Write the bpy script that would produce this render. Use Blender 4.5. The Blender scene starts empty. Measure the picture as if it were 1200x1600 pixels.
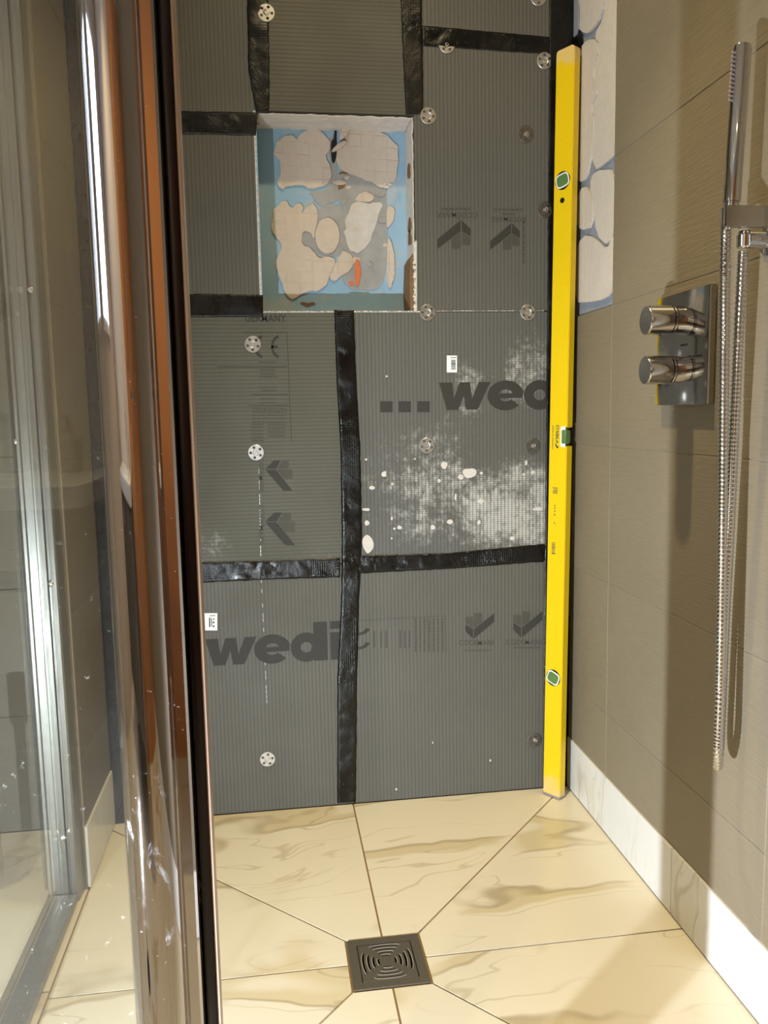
import bpy, bmesh, math, random
from mathutils import Vector, Matrix, noise
random.seed(7)
PI = math.pi

# ------------------------------------------------------------------ camera, light, exposure
# world: X to the right (right shower wall X=0), Y into the picture (back wall Y=0), Z up (floor Z=0), metres
F, YAW, PITCH, ROLL = 1280.306, .1363955, -.1200594, -.0190982
CAM = Vector((-.7291235, -1.9281982, .9614827))
_f = Vector((math.sin(YAW)*math.cos(PITCH), math.cos(YAW)*math.cos(PITCH), math.sin(PITCH)))
_r = Vector((math.cos(YAW), -math.sin(YAW), 0)); _u = _r.cross(_f)
_r, _u = _r*math.cos(ROLL)+_u*math.sin(ROLL), -_r*math.sin(ROLL)+_u*math.cos(ROLL)
SC = bpy.context.scene
C = SC.collection
cd = bpy.data.cameras.new('camera'); cam = bpy.data.objects.new('camera', cd); C.objects.link(cam)
cd.sensor_fit = 'VERTICAL'; cd.sensor_height = 24; cd.lens = F/1600*24; cd.clip_start = .02
cam.matrix_world = Matrix(((_r.x, _u.x, -_f.x, CAM.x), (_r.y, _u.y, -_f.y, CAM.y), (_r.z, _u.z, -_f.z, CAM.z), (0, 0, 0, 1)))
SC.camera = cam
w = bpy.data.worlds.new('world'); SC.world = w; w.use_nodes = True
w.node_tree.nodes['Background'].inputs[0].default_value = (1, .9, .8, 1)
w.node_tree.nodes['Background'].inputs[1].default_value = .02
SC.view_settings.view_transform = 'Standard'; SC.view_settings.look = 'None'
SC.view_settings.exposure = 0.0; SC.view_settings.gamma = 1; SC.view_settings.use_curve_mapping = False

WARM = (1, .80, .43); COOL = (.82, .90, 1)
SHOWER_LIGHT = (-.46, -.58, 2.385); FILL_LIGHTS = ((-.85, -2.35, 2.385), (-1.62, -2.5, 2.385))  # the bathroom pair is added fill, only the shower one is inferred
WORK_LIGHT = Vector((-1.40, -1.72, .25))
P_SPILL, P_BEAM, P_FILL, P_VANITY_FILL, P_WORK = 27, 102, 14, 80, 224
def lamp(name, kind, loc, energy, color, radius, cone=None, aim=None):
    l = bpy.data.lights.new(name, kind); l.energy = energy; l.color = color; l.shadow_soft_size = radius
    o = bpy.data.objects.new(name, l); C.objects.link(o); o.location = loc
    if cone: l.spot_size = math.radians(cone); l.spot_blend = 1.
    if aim is not None: o.rotation_euler = (Vector(aim)-Vector(loc)).to_track_quat('-Z', 'Y').to_euler()
    return o

def unproject(px, py, ax, v):
    """surveyed photo point -> point on the world plane  axis=v"""
    d = _r*((px-600)/F) - _u*((py-800)/F) + _f
    t = (v-CAM[ax])/d[ax]
    return CAM + d*t
def project(p):
    d = Vector(p)-CAM
    return 600+F*d.dot(_r)/d.dot(_f), 800-F*d.dot(_u)/d.dot(_f)
def BW(px, py, y=0.):           # on the back wall: (X, Z)
    p = unproject(px, py, 1, y); return p.x, p.z
def RW(px, py, x=0.):           # on the right wall: (Y, Z)
    p = unproject(px, py, 0, x); return p.y, p.z

# ------------------------------------------------------------------ materials
MATS = {}
def lin(c):
    c = [v/255 for v in c]
    return tuple(v/12.92 if v <= .04045 else ((v+.055)/1.055)**2.4 for v in c)+(1,)
class NT:
    def __init__(s, name):
        m = bpy.data.materials.new(name); m.use_nodes = True; s.m = m; s.t = m.node_tree
        s.b = s.t.nodes['Principled BSDF']; s.out = s.t.nodes['Material Output']; MATS[name] = m
    def n(s, typ, **kw):
        nd = s.t.nodes.new('ShaderNode'+typ)
        for k, v in kw.items():
            if k.startswith('_'): setattr(nd, k[1:], v)
            else: s.put(nd.inputs[k.replace('__', ' ')], v)
        return nd
    def put(s, sock, v):
        if hasattr(v, 'is_output') or isinstance(v, bpy.types.NodeSocket): s.t.links.new(v, sock)
        else: sock.default_value = v
    def math(s, op, a, b=0., c=0., clamp=False):
        nd = s.t.nodes.new('ShaderNodeMath'); nd.operation = op; nd.use_clamp = clamp
        s.put(nd.inputs[0], a); s.put(nd.inputs[1], b); s.put(nd.inputs[2], c); return nd.outputs[0]
    def mix(s, fac, a, b, blend='MIX'):
        nd = s.t.nodes.new('ShaderNodeMix'); nd.data_type = 'RGBA'; nd.blend_type = blend
        s.put(nd.inputs[0], fac); s.put(nd.inputs[6], a); s.put(nd.inputs[7], b); return nd.outputs[2]
    def ramp(s, fac, lo, hi, a=0., b=1.):
        nd = s.t.nodes.new('ShaderNodeMapRange'); nd.interpolation_type = 'SMOOTHSTEP'
        s.put(nd.inputs[0], fac); nd.inputs[1].default_value = lo; nd.inputs[2].default_value = hi
        nd.inputs[3].default_value = a; nd.inputs[4].default_value = b; return nd.outputs[0]
    def coord(s, rnd=0.):
        tc = s.t.nodes.new('ShaderNodeTexCoord').outputs['Object']
        if not rnd: return tc
        oi = s.t.nodes.new('ShaderNodeObjectInfo').outputs['Random']
        v = s.math('MULTIPLY', oi, rnd)
        a = s.t.nodes.new('ShaderNodeVectorMath'); a.operation = 'ADD'
        cx = s.t.nodes.new('ShaderNodeCombineXYZ'); s.put(cx.inputs[0], v); s.put(cx.inputs[1], s.math('MULTIPLY', v, 1.7)); s.put(cx.inputs[2], s.math('MULTIPLY', v, .6))
        s.t.links.new(tc, a.inputs[0]); s.t.links.new(cx.outputs[0], a.inputs[1]); return a.outputs[0]
    def scale(s, vec, sx, sy, sz):
        m = s.t.nodes.new('ShaderNodeMapping'); s.put(m.inputs[0], vec); m.inputs[3].default_value = (sx, sy, sz); return m.outputs[0]
    def noise(s, vec, sc, det=4., rough=.55, dist=0.):
        nd = s.t.nodes.new('ShaderNodeTexNoise'); s.put(nd.inputs['Vector'], vec)
        nd.inputs['Scale'].default_value = sc; nd.inputs['Detail'].default_value = det; nd.inputs['Roughness'].default_value = rough; nd.inputs['Distortion'].default_value = dist
        return nd.outputs[0]
    def xyz(s, vec):
        nd = s.t.nodes.new('ShaderNodeSeparateXYZ'); s.put(nd.inputs[0], vec); return nd.outputs
    def bump(s, h, strength=.3, dist=.001):
        nd = s.t.nodes.new('ShaderNodeBump'); s.put(nd.inputs['Height'], h); nd.inputs['Strength'].default_value = strength; nd.inputs['Distance'].default_value = dist
        s.t.links.new(nd.outputs[0], s.b.inputs['Normal'])
    def set(s, col=None, rough=None, metal=None, spec=None):
        if col is not None: s.put(s.b.inputs['Base Color'], col)
        if rough is not None: s.put(s.b.inputs['Roughness'], rough)
        if metal is not None: s.put(s.b.inputs['Metallic'], metal)
        if spec is not None: s.put(s.b.inputs['Specular IOR Level'], spec)
        return s.m
def plain(name, rgb, rough=.6, metal=0., var=.12, nscale=40., bump=0., spec=.4):
    t = NT(name); n = t.noise(t.coord(), nscale, 3)
    c = lin(rgb); d = tuple(v*(1-var) for v in c[:3])+(1,); e = tuple(min(1, v*(1+var)) for v in c[:3])+(1,)
    t.set(t.mix(n, d, e), rough, metal, spec)
    if bump: t.bump(n, bump)
    return t.m
def sinwave(t, v, period):      # 0..1
    return t.math('MULTIPLY_ADD', t.math('SINE', t.math('MULTIPLY', v, 2*PI/period)), .5, .5)

def board_mat(name, rib='x', dust=None, rgb=(92, 90, 84), level=.5):
    """cement coated foam board: ribbed, a mesh just under the skin, mortar dust where splashed"""
    t = NT(name); co = t.coord(); x, y, z = t.xyz(co)
    a, b = (x, z) if rib == 'x' else (z, x)
    wob = t.math('MULTIPLY', t.noise(co, 25., 2), .0016)
    ribs = sinwave(t, t.math('ADD', a, wob), .0089); mesh = sinwave(t, t.math('ADD', b, wob), .0052)
    ribs = t.math('POWER', ribs, 1.6)
    grain = t.noise(co, 420., 2); cloud = t.noise(co, 5., 4)
    base = lin(rgb); dk = tuple(v*.77 for v in base[:3])+(1,); lt = tuple(v*1.12 for v in base[:3])+(1,)
    h = t.math('ADD', t.math('MULTIPLY', ribs, .62), t.math('MULTIPLY', mesh, .18))
    h = t.math('ADD', h, t.math('MULTIPLY', grain, .35))
    col = t.mix(t.ramp(h, .05, 1.05), lt, dk)
    col = t.mix(t.ramp(cloud, .3, .75, 0, .35), col, dk)
    if dust:
        n1 = t.noise(co, 9., 9, .72, .6); n2 = t.noise(co, 55., 6, .7); n3 = t.noise(co, 3.2, 3)
        m = None
        for (cx, cz, rx, rz, s) in dust:
            dx = t.math('DIVIDE', t.math('SUBTRACT', x, cx), rx); dz = t.math('DIVIDE', t.math('SUBTRACT', z, cz), rz)
            r = t.math('SQRT', t.math('ADD', t.math('MULTIPLY', dx, dx), t.math('MULTIPLY', dz, dz)))
            k = t.ramp(r, .15, 1.15, s, 0.); m = k if m is None else t.math('MAXIMUM', m, k)
        q = t.math('ADD', t.math('MULTIPLY', n1, .62), t.math('MULTIPLY', n2, .48))
        q = t.math('MULTIPLY', t.ramp(t.math('ADD', q, t.math('MULTIPLY', m, .30)), .70, .94), t.math('MINIMUM', t.math('MULTIPLY', m, 1.5), 1.))
        gap = t.math('MAXIMUM', t.math('POWER', sinwave(t, a, .0089), 5.), t.math('POWER', sinwave(t, b, .0052), 5.))
        q = t.math('MULTIPLY', q, t.ramp(gap, .3, .9, 1., .2))
        sp = t.math('MULTIPLY', t.ramp(t.noise(co, 150., 3, .6), .66, .70), t.math('MULTIPLY', t.ramp(m, .2, .7), .75))
        q = t.math('MAXIMUM', q, sp)
        col = t.mix(t.math('MINIMUM', q, .8), col, lin((196, 194, 190)))
    t.set(col, t.ramp(cloud, .3, .7, .55, .75), 0, .35); t.bump(h, .4, .0012); return t.m

def marble_mat(name, base=(226, 220, 208), rnd=11., vein=1., broad=1., floor=True):
    """calacatta-like: a few long drifting veins, now and then a broad tan band"""
    t = NT(name); co = t.coord(rnd)
    wv = t.n('TexNoise', Vector=co, Scale=1.8, Detail=3.5, Roughness=.55)
    add = t.t.nodes.new('ShaderNodeVectorMath'); add.operation = 'MULTIPLY_ADD'
    t.put(add.inputs[0], wv.outputs['Color']); add.inputs[1].default_value = (.30, .30, .30); t.put(add.inputs[2], co)
    st = t.t.nodes.new('ShaderNodeMapping'); t.put(st.inputs[0], add.outputs[0])
    st.inputs[2].default_value = (0, 0, -.42) if floor else (.35, 0, 0)
    st.inputs[3].default_value = (.55, 2.7, 1.) if floor else (1., 5.5, .8)
    n = t.noise(st.outputs[0], 1.15, 2, .45); n2 = t.noise(st.outputs[0], 2.3, 3, .55)
    patchy = t.noise(co, 3.1, 3)
    thin = t.ramp(t.math('ABSOLUTE', t.math('SUBTRACT', n, .505)), 0., .010, 1., 0.)
    thin2 = t.ramp(t.math('ABSOLUTE', t.math('SUBTRACT', n2, .53)), 0., .008, .55, 0.)
    mask = t.ramp(patchy, .40, .60)
    br = t.math('MULTIPLY', t.ramp(n, .455, .475), t.ramp(n, .500, .506, 1, 0))
    br = t.math('MULTIPLY', t.math('MULTIPLY', br, t.ramp(patchy, .46, .56)), .55*broad)
    v = t.math('MULTIPLY', t.math('MAXIMUM', thin, thin2), t.math('MULTIPLY', mask, .62*vein))
    col = t.mix(t.noise(co, 3., 2), lin(base), lin(tuple(c-8 for c in base)))
    col = t.mix(br, col, lin((196, 178, 132))); col = t.mix(v, col, lin((150, 130, 92)))
    t.set(col, .26, 0, .45); return t.m

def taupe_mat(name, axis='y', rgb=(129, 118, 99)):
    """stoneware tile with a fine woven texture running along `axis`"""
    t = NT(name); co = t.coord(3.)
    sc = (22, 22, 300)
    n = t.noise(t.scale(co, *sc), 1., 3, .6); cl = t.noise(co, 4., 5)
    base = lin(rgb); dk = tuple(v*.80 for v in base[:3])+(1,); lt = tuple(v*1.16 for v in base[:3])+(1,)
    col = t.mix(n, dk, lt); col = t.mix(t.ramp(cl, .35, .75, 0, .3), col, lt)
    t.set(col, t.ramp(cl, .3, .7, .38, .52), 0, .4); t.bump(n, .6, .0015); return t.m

def glass_mat(name, tint=(.97, .985, .975), dirt=.06):
    t = NT(name); t.t.nodes.remove(t.b)
    lw = t.n('LayerWeight', Blend=.5).outputs['Facing']
    fr = t.math('MULTIPLY_ADD', t.math('POWER', lw, 5.), .92, .045, clamp=True)
    tr = t.n('BsdfTransparent', Color=tint+(1,)); gl = t.n('BsdfGlossy', Color=(1, 1, 1, 1), Roughness=.0)
    co = t.coord(); sp = t.ramp(t.noise(co, 90., 5, .7), .66, .75, 0, dirt*4)
    film = t.math('ADD', t.math('MULTIPLY', t.noise(co, 6., 4), dirt*.35), sp)
    df = t.n('BsdfDiffuse', Color=(.8, .8, .76, 1))
    a = t.n('MixShader', Fac=fr); t.t.links.new(tr.outputs[0], a.inputs[1]); t.t.links.new(gl.outputs[0], a.inputs[2])
    b = t.n('MixShader', Fac=film); t.t.links.new(a.outputs[0], b.inputs[1]); t.t.links.new(df.outputs[0], b.inputs[2])
    t.t.links.new(b.outputs[0], t.out.inputs[0]); return t.m

def chrome_mat(name, rgb=(205, 203, 202), rough=.06, scratch=.05, residue=None):
    t = NT(name); co = t.coord(); n = t.noise(co, 60., 6, .7)
    r = t.ramp(n, .45, .8, rough, rough+scratch); col = lin(rgb); met = 1.
    if residue:      # dried lime and soap in one blotch
        z0, z1 = residue; x, y, z = t.xyz(co)
        k = t.math('MULTIPLY', t.ramp(z, z0, z0+.04), t.ramp(z, z1-.05, z1, 1, 0))
        m = t.math('MULTIPLY', t.ramp(t.noise(t.scale(co, 1, 1, .5), 42., 7, .7, .6), .57, .72), t.math('MULTIPLY', k, .55))
        fl = t.math('MULTIPLY', t.ramp(t.noise(co, 260., 3, .6), .68, .76), .35)
        m = t.math('MAXIMUM', m, fl)
        r = t.math('ADD', r, t.math('MULTIPLY', m, .6)); met = t.math('SUBTRACT', 1., m)
        col = t.mix(m, lin(rgb), lin((190, 198, 205)))
    t.set(col, r, met); return t.m
def emit_mat(name, col, strength):
    t = NT(name); t.set((.9, .9, .9, 1)); t.b.inputs['Emission Color'].default_value = col+(1,); t.b.inputs['Emission Strength'].default_value = strength; return t.m

board_mat('board_vertical', 'x', None)
board_mat('board_horizontal', 'z', None, (88, 85, 76))
board_mat('board_mesh', 'z', [(-.88, .66, .10, .09, .62), (-.68, .63, .2, .05, .42)], (88, 87, 78))
board_mat('board_dusty', 'x', [(-.14, .72, .34, .20, 1.), (-.10, 1.05, .16, .16, .8), (-.34, .78, .28, .26, .72), (-.25, 1.0, .07, .16, .6), (-.45, 1.02, .1, .12, .22)], (92, 91, 87))
marble_mat('marble_floor', (228, 220, 202)); marble_mat('marble_skirting', (222, 220, 216), 5., .7, .3, False)
taupe_mat('taupe_tile'); taupe_mat('taupe_tile_shaded', rgb=(112, 101, 80))  # second is the same taupe with the partition's shade put into its colour
glass_mat('clear_glass'); glass_mat('side_glass', (.95, .965, .95), .10)
chrome_mat('chrome'); chrome_mat('chrome_post', (200, 196, 198), .035, .03, residue=(.50, .72)); chrome_mat('brushed_chrome', (188, 184, 178), .2, .12)
chrome_mat('plate_chrome', (178, 174, 168), .09, .1); chrome_mat('galvanised', (205, 202, 198), .38, .15); chrome_mat('dull_galvanised', (120, 116, 110), .5, .2)
def alu():
    t = NT('aluminium'); co = t.coord(); n = t.noise(t.scale(co, 120, 120, 1.5), 1., 3); st = t.noise(t.scale(co, 30, 30, 3), 1., 6, .7)
    col = t.mix(n, lin((128, 125, 119)), lin((158, 156, 150))); col = t.mix(t.ramp(st, .6, .8, 0, .5), col, lin((104, 94, 74)))
    t.set(col, t.ramp(st, .4, .7, .36, .55), t.ramp(st, .55, .8, .85, .45))
alu()
def tape():
    t = NT('black_tape'); co = t.coord(); x, y, z = t.xyz(co)
    cr = t.noise(co, 24., 6, .68, 1.2); gr = t.math('MAXIMUM', t.math('POWER', sinwave(t, x, .0052), 8.), t.math('POWER', sinwave(t, z, .0052), 8.))
    gr = t.math('MULTIPLY', gr, t.ramp(t.noise(co, 7., 3), .45, .62))
    du = t.math('MULTIPLY', t.ramp(t.noise(co, 120., 5, .75), .58, .8), t.ramp(t.noise(co, 4., 2), .45, .65))
    t.set(t.mix(t.math('MULTIPLY', du, .35), lin((13, 12, 12)), lin((150, 148, 145))), t.ramp(t.noise(co, 9., 4), .35, .65, .16, .42), 0, .42)
    t.bump(t.math('ADD', cr, t.math('MULTIPLY', gr, .12)), .6, .004)
tape()
plain('print_ink', (52, 50, 46), .7, var=.25, nscale=300.); plain('print_faint', (72, 69, 63), .7, var=.2, nscale=300.)
plain('label_white', (236, 235, 236), .5, var=.02); plain('label_ink', (70, 72, 74), .6)
t = NT('blue_plaster'); co = t.coord(); n = t.noise(co, 11., 7, .68, .5); n2 = t.noise(t.scale(co, 1, 1, .35), 40., 4, .6)
c_ = t.mix(t.noise(co, 5., 2), lin((128, 166, 192)), lin((156, 184, 204))); c_ = t.mix(t.ramp(n, .50, .62, 0, .75), c_, lin((176, 178, 178))); c_ = t.mix(t.ramp(n2, .6, .8, 0, .4), c_, lin((120, 128, 136)))
t.set(c_, .75); t.bump(n, .3, .002)
plain('render_grey', (158, 156, 154), .85, var=.28, nscale=26., bump=.6); plain('mortar_white', (204, 197, 190), .9, var=.14, nscale=60., bump=.5)
plain('brick_orange', (214, 120, 78), .9, var=.2, nscale=80.); plain('timber', (118, 92, 60), .8, var=.3, nscale=60.); plain('hole_black', (14, 13, 12), .8)
def adhesive(name, rgb, grid):
    t = NT(name); co = t.coord(); x, y, z = t.xyz(co)
    if grid:
        g = t.math('MAXIMUM', t.math('POWER', sinwave(t, x, .031), 26.), t.math('POWER', sinwave(t, t.math('ADD', z, t.math('MULTIPLY', x, .04)), .027), 26.))
        g = t.math('MULTIPLY', g, t.ramp(t.noise(co, 14., 3), .38, .6)); s = .4
    else:
        g = t.math('POWER', sinwave(t, t.math('ADD', y, t.math('MULTIPLY', t.noise(co, 9., 2), .01)), .0068), 1.5); s = .5
    n = t.noise(co, 60., 5, .65); base = lin(rgb)
    col = t.mix(t.ramp(n, .3, .75, 0, .5), base, tuple(v*.86 for v in base[:3])+(1,)); col = t.mix(t.math('MULTIPLY', g, .18), col, tuple(v*.62 for v in base[:3])+(1,))
    t.set(col, .9, 0, .2); t.bump(t.math('ADD', n, t.math('MULTIPLY', g, -1.2)), s, .002)
adhesive('adhesive_grid', (206, 190, 174), True); adhesive('adhesive_comb', (216, 206, 194), False)
plain('grout', (150, 124, 90), .9, nscale=90.); plain('grout_grey', (146, 134, 116), .9); plain('substrate', (140, 145, 156), .9, bump=.3)
def yellow():
    t = NT('level_yellow'); co = t.coord(); x, y, z = t.xyz(co)
    n = t.noise(co, 26., 6, .7); f = t.noise(co, 160., 4, .7)
    ends = t.math('MAXIMUM', t.ramp(z, 0., .11, .34, 0), t.ramp(z, 1.68, 1.8, 0, .40))
    wq = t.math('MULTIPLY', t.ramp(t.math('ADD', n, ends), .62, .86), .75)
    col = t.mix(t.ramp(f, .45, .7, 0, .18), lin((226, 192, 14)), lin((196, 158, 24))); col = t.mix(wq, col, lin((212, 186, 130)))
    t.set(col, t.math('MULTIPLY_ADD', wq, .3, .34), 0, .45)
yellow()
plain('cap_grey', (140, 128, 128), .6); plain('ring_white', (232, 228, 226), .4, var=.03); plain('black_rubber', (18, 15, 17), .45, nscale=30.)
t = NT('vial_green'); t.set(lin((88, 122, 70)), .12, 0, .6); t.b.inputs['Coat Weight'].default_value = .6
t = NT('seal_brown'); t.set(lin((26, 16, 22)), .22, 0, .4)
plain('trim_pale', (168, 144, 128), .3)
plain('drain_steel', (128, 122, 112), .38, metal=.75, var=.2, nscale=220.); plain('slot_edge', (168, 160, 148), .5, var=.2)
plain('paint_cream', (208, 198, 192), .8); plain('ceiling_white', (225, 222, 214), .9); plain('ceramic_white', (236, 236, 236), .15, var=.02); plain('cabinet_taupe', (104, 96, 86), .4)
def wood():
    t = NT('orange_timber'); co = t.coord(); n = t.noise(t.scale(co, 26, 26, 1.1), 1., 5, .6)
    t.set(t.mix(n, lin((176, 112, 62)), lin((218, 150, 92))), .45)
wood()
plain('soap_clear', (186, 180, 172), .2); emit_mat('warm_lens', (1, .82, .56), 9.); emit_mat('cool_lens', (.82, .9, 1), 14.); plain('lamp_black', (30, 30, 32), .5)
emit_mat('frosted_daylight', (.66, .80, 1), 6.)

# ------------------------------------------------------------------ mesh helpers
def origin(o):
    v = Vector()
    while o is not None: v += o.location; o = o.parent
    return v
def link(name, me, mat, parent=None, local=False, loc=None):
    o = bpy.data.objects.new(name, me); C.objects.link(o)
    if mat is not None and not me.materials: me.materials.append(MATS[mat])
    if parent is not None:
        o.parent = parent
        if not local:
            off = origin(parent)
            if off.length > 0: me.transform(Matrix.Translation(-off))
    if loc is not None: o.location = loc
    return o
def done(name, bm, mat, parent=None, smooth=False, local=False, ang=35):
    me = bpy.data.meshes.new(name)
    bmesh.ops.recalc_face_normals(bm, faces=bm.faces)
    if smooth:
        for f in bm.faces: f.smooth = True
        for e in bm.edges:
            if len(e.link_faces) == 2 and e.calc_face_angle(0) > math.radians(ang): e.smooth = False
    bm.to_mesh(me); bm.free()
    return link(name, me, mat, parent, local)
def tag(o, label, cat=None, group=None, kind=None):
    o['label'] = label
    if cat: o['category'] = cat
    if group: o['group'] = group
    if kind: o['kind'] = kind
    return o
def thing(name, loc, label, cat, group=None):
    o = bpy.data.objects.new(name, None); C.objects.link(o); o.location = loc; o.empty_display_size = .05
    return tag(o, label, cat, group)
def box(bm, x0, x1, y0, y1, z0, z1, bev=0., seg=2):
    vs = [bm.verts.new((x, y, z)) for x in (x0, x1) for y in (y0, y1) for z in (z0, z1)]
    fs = [bm.faces.new([vs[i] for i in q]) for q in ((0, 1, 3, 2), (4, 6, 7, 5), (0, 4, 5, 1), (2, 3, 7, 6), (0, 2, 6, 4), (1, 5, 7, 3))]
    if bev:
        es = list({e for f in fs for e in f.edges}); bmesh.ops.bevel(bm, geom=es, offset=bev, segments=seg, profile=.5, affect='EDGES')
    return bm
def boxo(name, b, mat, parent=None, bev=0., seg=2):
    return done(name, box(bmesh.new(), *b, bev=bev, seg=seg), mat, parent, bev > 0)
def frame(axis):
    a = Vector(axis).normalized(); t = Vector((0, 0, 1)) if abs(a.z) < .9 else Vector((1, 0, 0))
    u = a.cross(t).normalized(); return u, a.cross(u), a
def lathe(bm, p0, axis, prof, seg=28, cap=True):
    """prof: list of (r, h) along axis from p0"""
    u, v, a = frame(axis); p0 = Vector(p0); rings = []
    for r, h in prof:
        rings.append([bm.verts.new(p0+a*h+(u*math.cos(2*PI*i/seg)+v*math.sin(2*PI*i/seg))*r) for i in range(seg)])
    for A, B in zip(rings, rings[1:]):
        for i in range(seg): bm.faces.new((A[i], A[(i+1) % seg], B[(i+1) % seg], B[i]))
    if cap: bm.faces.new(rings[0][::-1]); bm.faces.new(rings[-1])
    return bm
def sweep(bm, pts, rad, seg=12):
    """tube through pts; rad(i, s) gives the radius"""
    pts = [Vector(p) for p in pts]; rings = []; s = 0; u = None
    for i, p in enumerate(pts):
        d = (pts[min(i+1, len(pts)-1)]-pts[max(i-1, 0)]).normalized()
        if u is None: u = frame(d)[0]
        u = (u-d*u.dot(d)).normalized(); v = d.cross(u)
        if i: s += (p-pts[i-1]).length
        r = rad(i, s); rings.append([bm.verts.new(p+(u*math.cos(2*PI*k/seg)+v*math.sin(2*PI*k/seg))*r) for k in range(seg)])
    for A, B in zip(rings, rings[1:]):
        for k in range(seg): bm.faces.new((A[k], A[(k+1) % seg], B[(k+1) % seg], B[k]))
    bm.faces.new(rings[0][::-1]); bm.faces.new(rings[-1]); return bm
def catmull(P, step):
    P = [Vector(p) for p in P]; out = []
    for i in range(len(P)-1):
        a, b, c, d = P[max(i-1, 0)], P[i], P[i+1], P[min(i+2, len(P)-1)]
        n = max(2, int((c-b).length/step))
        for k in range(n):
            t = k/n; out.append(.5*((2*b)+(c-a)*t+(2*a-5*b+4*c-d)*t*t+(3*b-a-3*c+d)*t**3))
    return out+[P[-1]]
def prism(bm, poly, fn, h0, h1):
    """polygon (u, v) extruded from h0 to h1, fn(u, v, h) -> xyz"""
    A = [bm.verts.new(fn(u, v, h0)) for u, v in poly]; B = [bm.verts.new(fn(u, v, h1)) for u, v in poly]; n = len(poly)
    for i in range(n): bm.faces.new((A[i], A[(i+1) % n], B[(i+1) % n], B[i]))
    bm.faces.new(A[::-1]); bm.faces.new(B); return bm
ON_BACK = lambda u, v, h: (u, -h, v)
ON_RIGHT = lambda u, v, h: (-h, u, v)
ON_FLOOR = lambda u, v, h: (u, v, h)
def chaikin(P, n=2):
    for _ in range(n):
        Q = []
        for i in range(len(P)):
            (a, b), (c, d) = P[i], P[(i+1) % len(P)]
            Q += [(.75*a+.25*c, .75*b+.25*d), (.25*a+.75*c, .25*b+.75*d)]
        P = Q
    return P
def rag(P, amp, f=60.):       # slightly uneven outline
    return [(u+amp*noise.noise((u*f, v*f, 0)), v+amp*noise.noise((u*f, v*f, 5))) for u, v in P]
def inset(P, d):              # convex polygon, counter-clockwise
    n = len(P); out = []
    for i in range(n):
        a, b, c = (Vector(P[(i+k) % n]) for k in (-1, 0, 1))
        n1 = Vector((-(b-a).y, (b-a).x)).normalized(); n2 = Vector((-(c-b).y, (c-b).x)).normalized()
        m = (n1+n2); out.append(tuple(b+m*(d/max(.2, 1+n1.dot(n2)))))
    return out
def ccw(P): return P if sum(P[i][0]*P[(i+1) % len(P)][1]-P[(i+1) % len(P)][0]*P[i][1] for i in range(len(P))) > 0 else P[::-1]
def boolean(bm, cut):
    a = bpy.data.meshes.new('a'); bm.to_mesh(a); bm.free(); b = bpy.data.meshes.new('b'); cut.to_mesh(b); cut.free()
    oa = bpy.data.objects.new('a', a); ob = bpy.data.objects.new('b', b); C.objects.link(oa); C.objects.link(ob)
    m = oa.modifiers.new('m', 'BOOLEAN'); m.object = ob; m.operation = 'DIFFERENCE'; m.solver = 'EXACT'
    dg = bpy.context.evaluated_depsgraph_get(); me = bpy.data.meshes.new_from_object(oa.evaluated_get(dg))
    r = bmesh.new(); r.from_mesh(me)
    for o in (oa, ob): bpy.data.objects.remove(o)
    return r
def text_shape(body, bold=0.):
    """lettering normalised to a unit box: (verts, faces)"""
    c = bpy.data.curves.new('t', 'FONT'); c.body = body; c.offset = bold; c.resolution_u = 3
    o = bpy.data.objects.new('t', c); C.objects.link(o); dg = bpy.context.evaluated_depsgraph_get()
    me = bpy.data.meshes.new_from_object(o.evaluated_get(dg)); bpy.data.objects.remove(o)
    V = [v.co for v in me.vertices]; x0 = min(v.x for v in V); x1 = max(v.x for v in V); y0 = min(v.y for v in V); y1 = max(v.y for v in V)
    return [((v.x-x0)/(x1-x0), (v.y-y0)/(y1-y0)) for v in V], [tuple(p.vertices) for p in me.polygons]
def put_text(bm, body, O, U, V, fn, h, bold=0.):
    vs, fs = text_shape(body, bold)
    vv = [bm.verts.new(fn(O[0]+a*U[0]+b*V[0], O[1]+a*U[1]+b*V[1], h)) for a, b in vs]
    for f in fs:
        try: bm.faces.new([vv[i] for i in f])
        except ValueError: pass
def flat(bm, poly, fn, h):
    bm.faces.new([bm.verts.new(fn(u, v, h)) for u, v in poly])

# ------------------------------------------------------------------ sizes
LEFT, FRONT, CEIL, REAR, FARLEFT = -1.13, -1.2, 2.4, -2.95, -2.7
SK = .1347                                   # skirting height
NX0, NX1, NZ0, NZ1, ND = -.738, -.380, 1.196, 1.632, .10     # niche
DC = (-.556, -.597); DH = .066               # drain centre, half size

# ------------------------------------------------------------------ floor
bm = bmesh.new(); qx0, qx1, qy0, qy1 = DC[0]-DH+.001, DC[0]+DH-.001, DC[1]-DH+.001, DC[1]+DH-.001
for b in ((FARLEFT, qx0, REAR-.1, .12), (qx1, .1, REAR-.1, .12), (qx0, qx1, REAR-.1, qy0), (qx0, qx1, qy1, .12)): box(bm, *b, -.06, -.0025)
floor = done('floor', bm, 'grout')
tag(floor, 'cream marble tiled floor falling to a square drain', kind='structure')
cx, cy = DC; d = DH+.002
ring = [((cx, cy+d), (cx, 0)), ((cx-d, cy+d), (LEFT, -.03)), ((cx-d, cy), (LEFT, cy)), ((cx-d, cy-d), (LEFT, FRONT)), ((cx, cy-d), (cx, FRONT)),
        ((cx+d, cy-d), (0, FRONT)), ((cx+d, cy), (0, cy)), ((cx+d, cy+d), (-.012, 0))]
corner = {0: [], 7: []}
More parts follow.
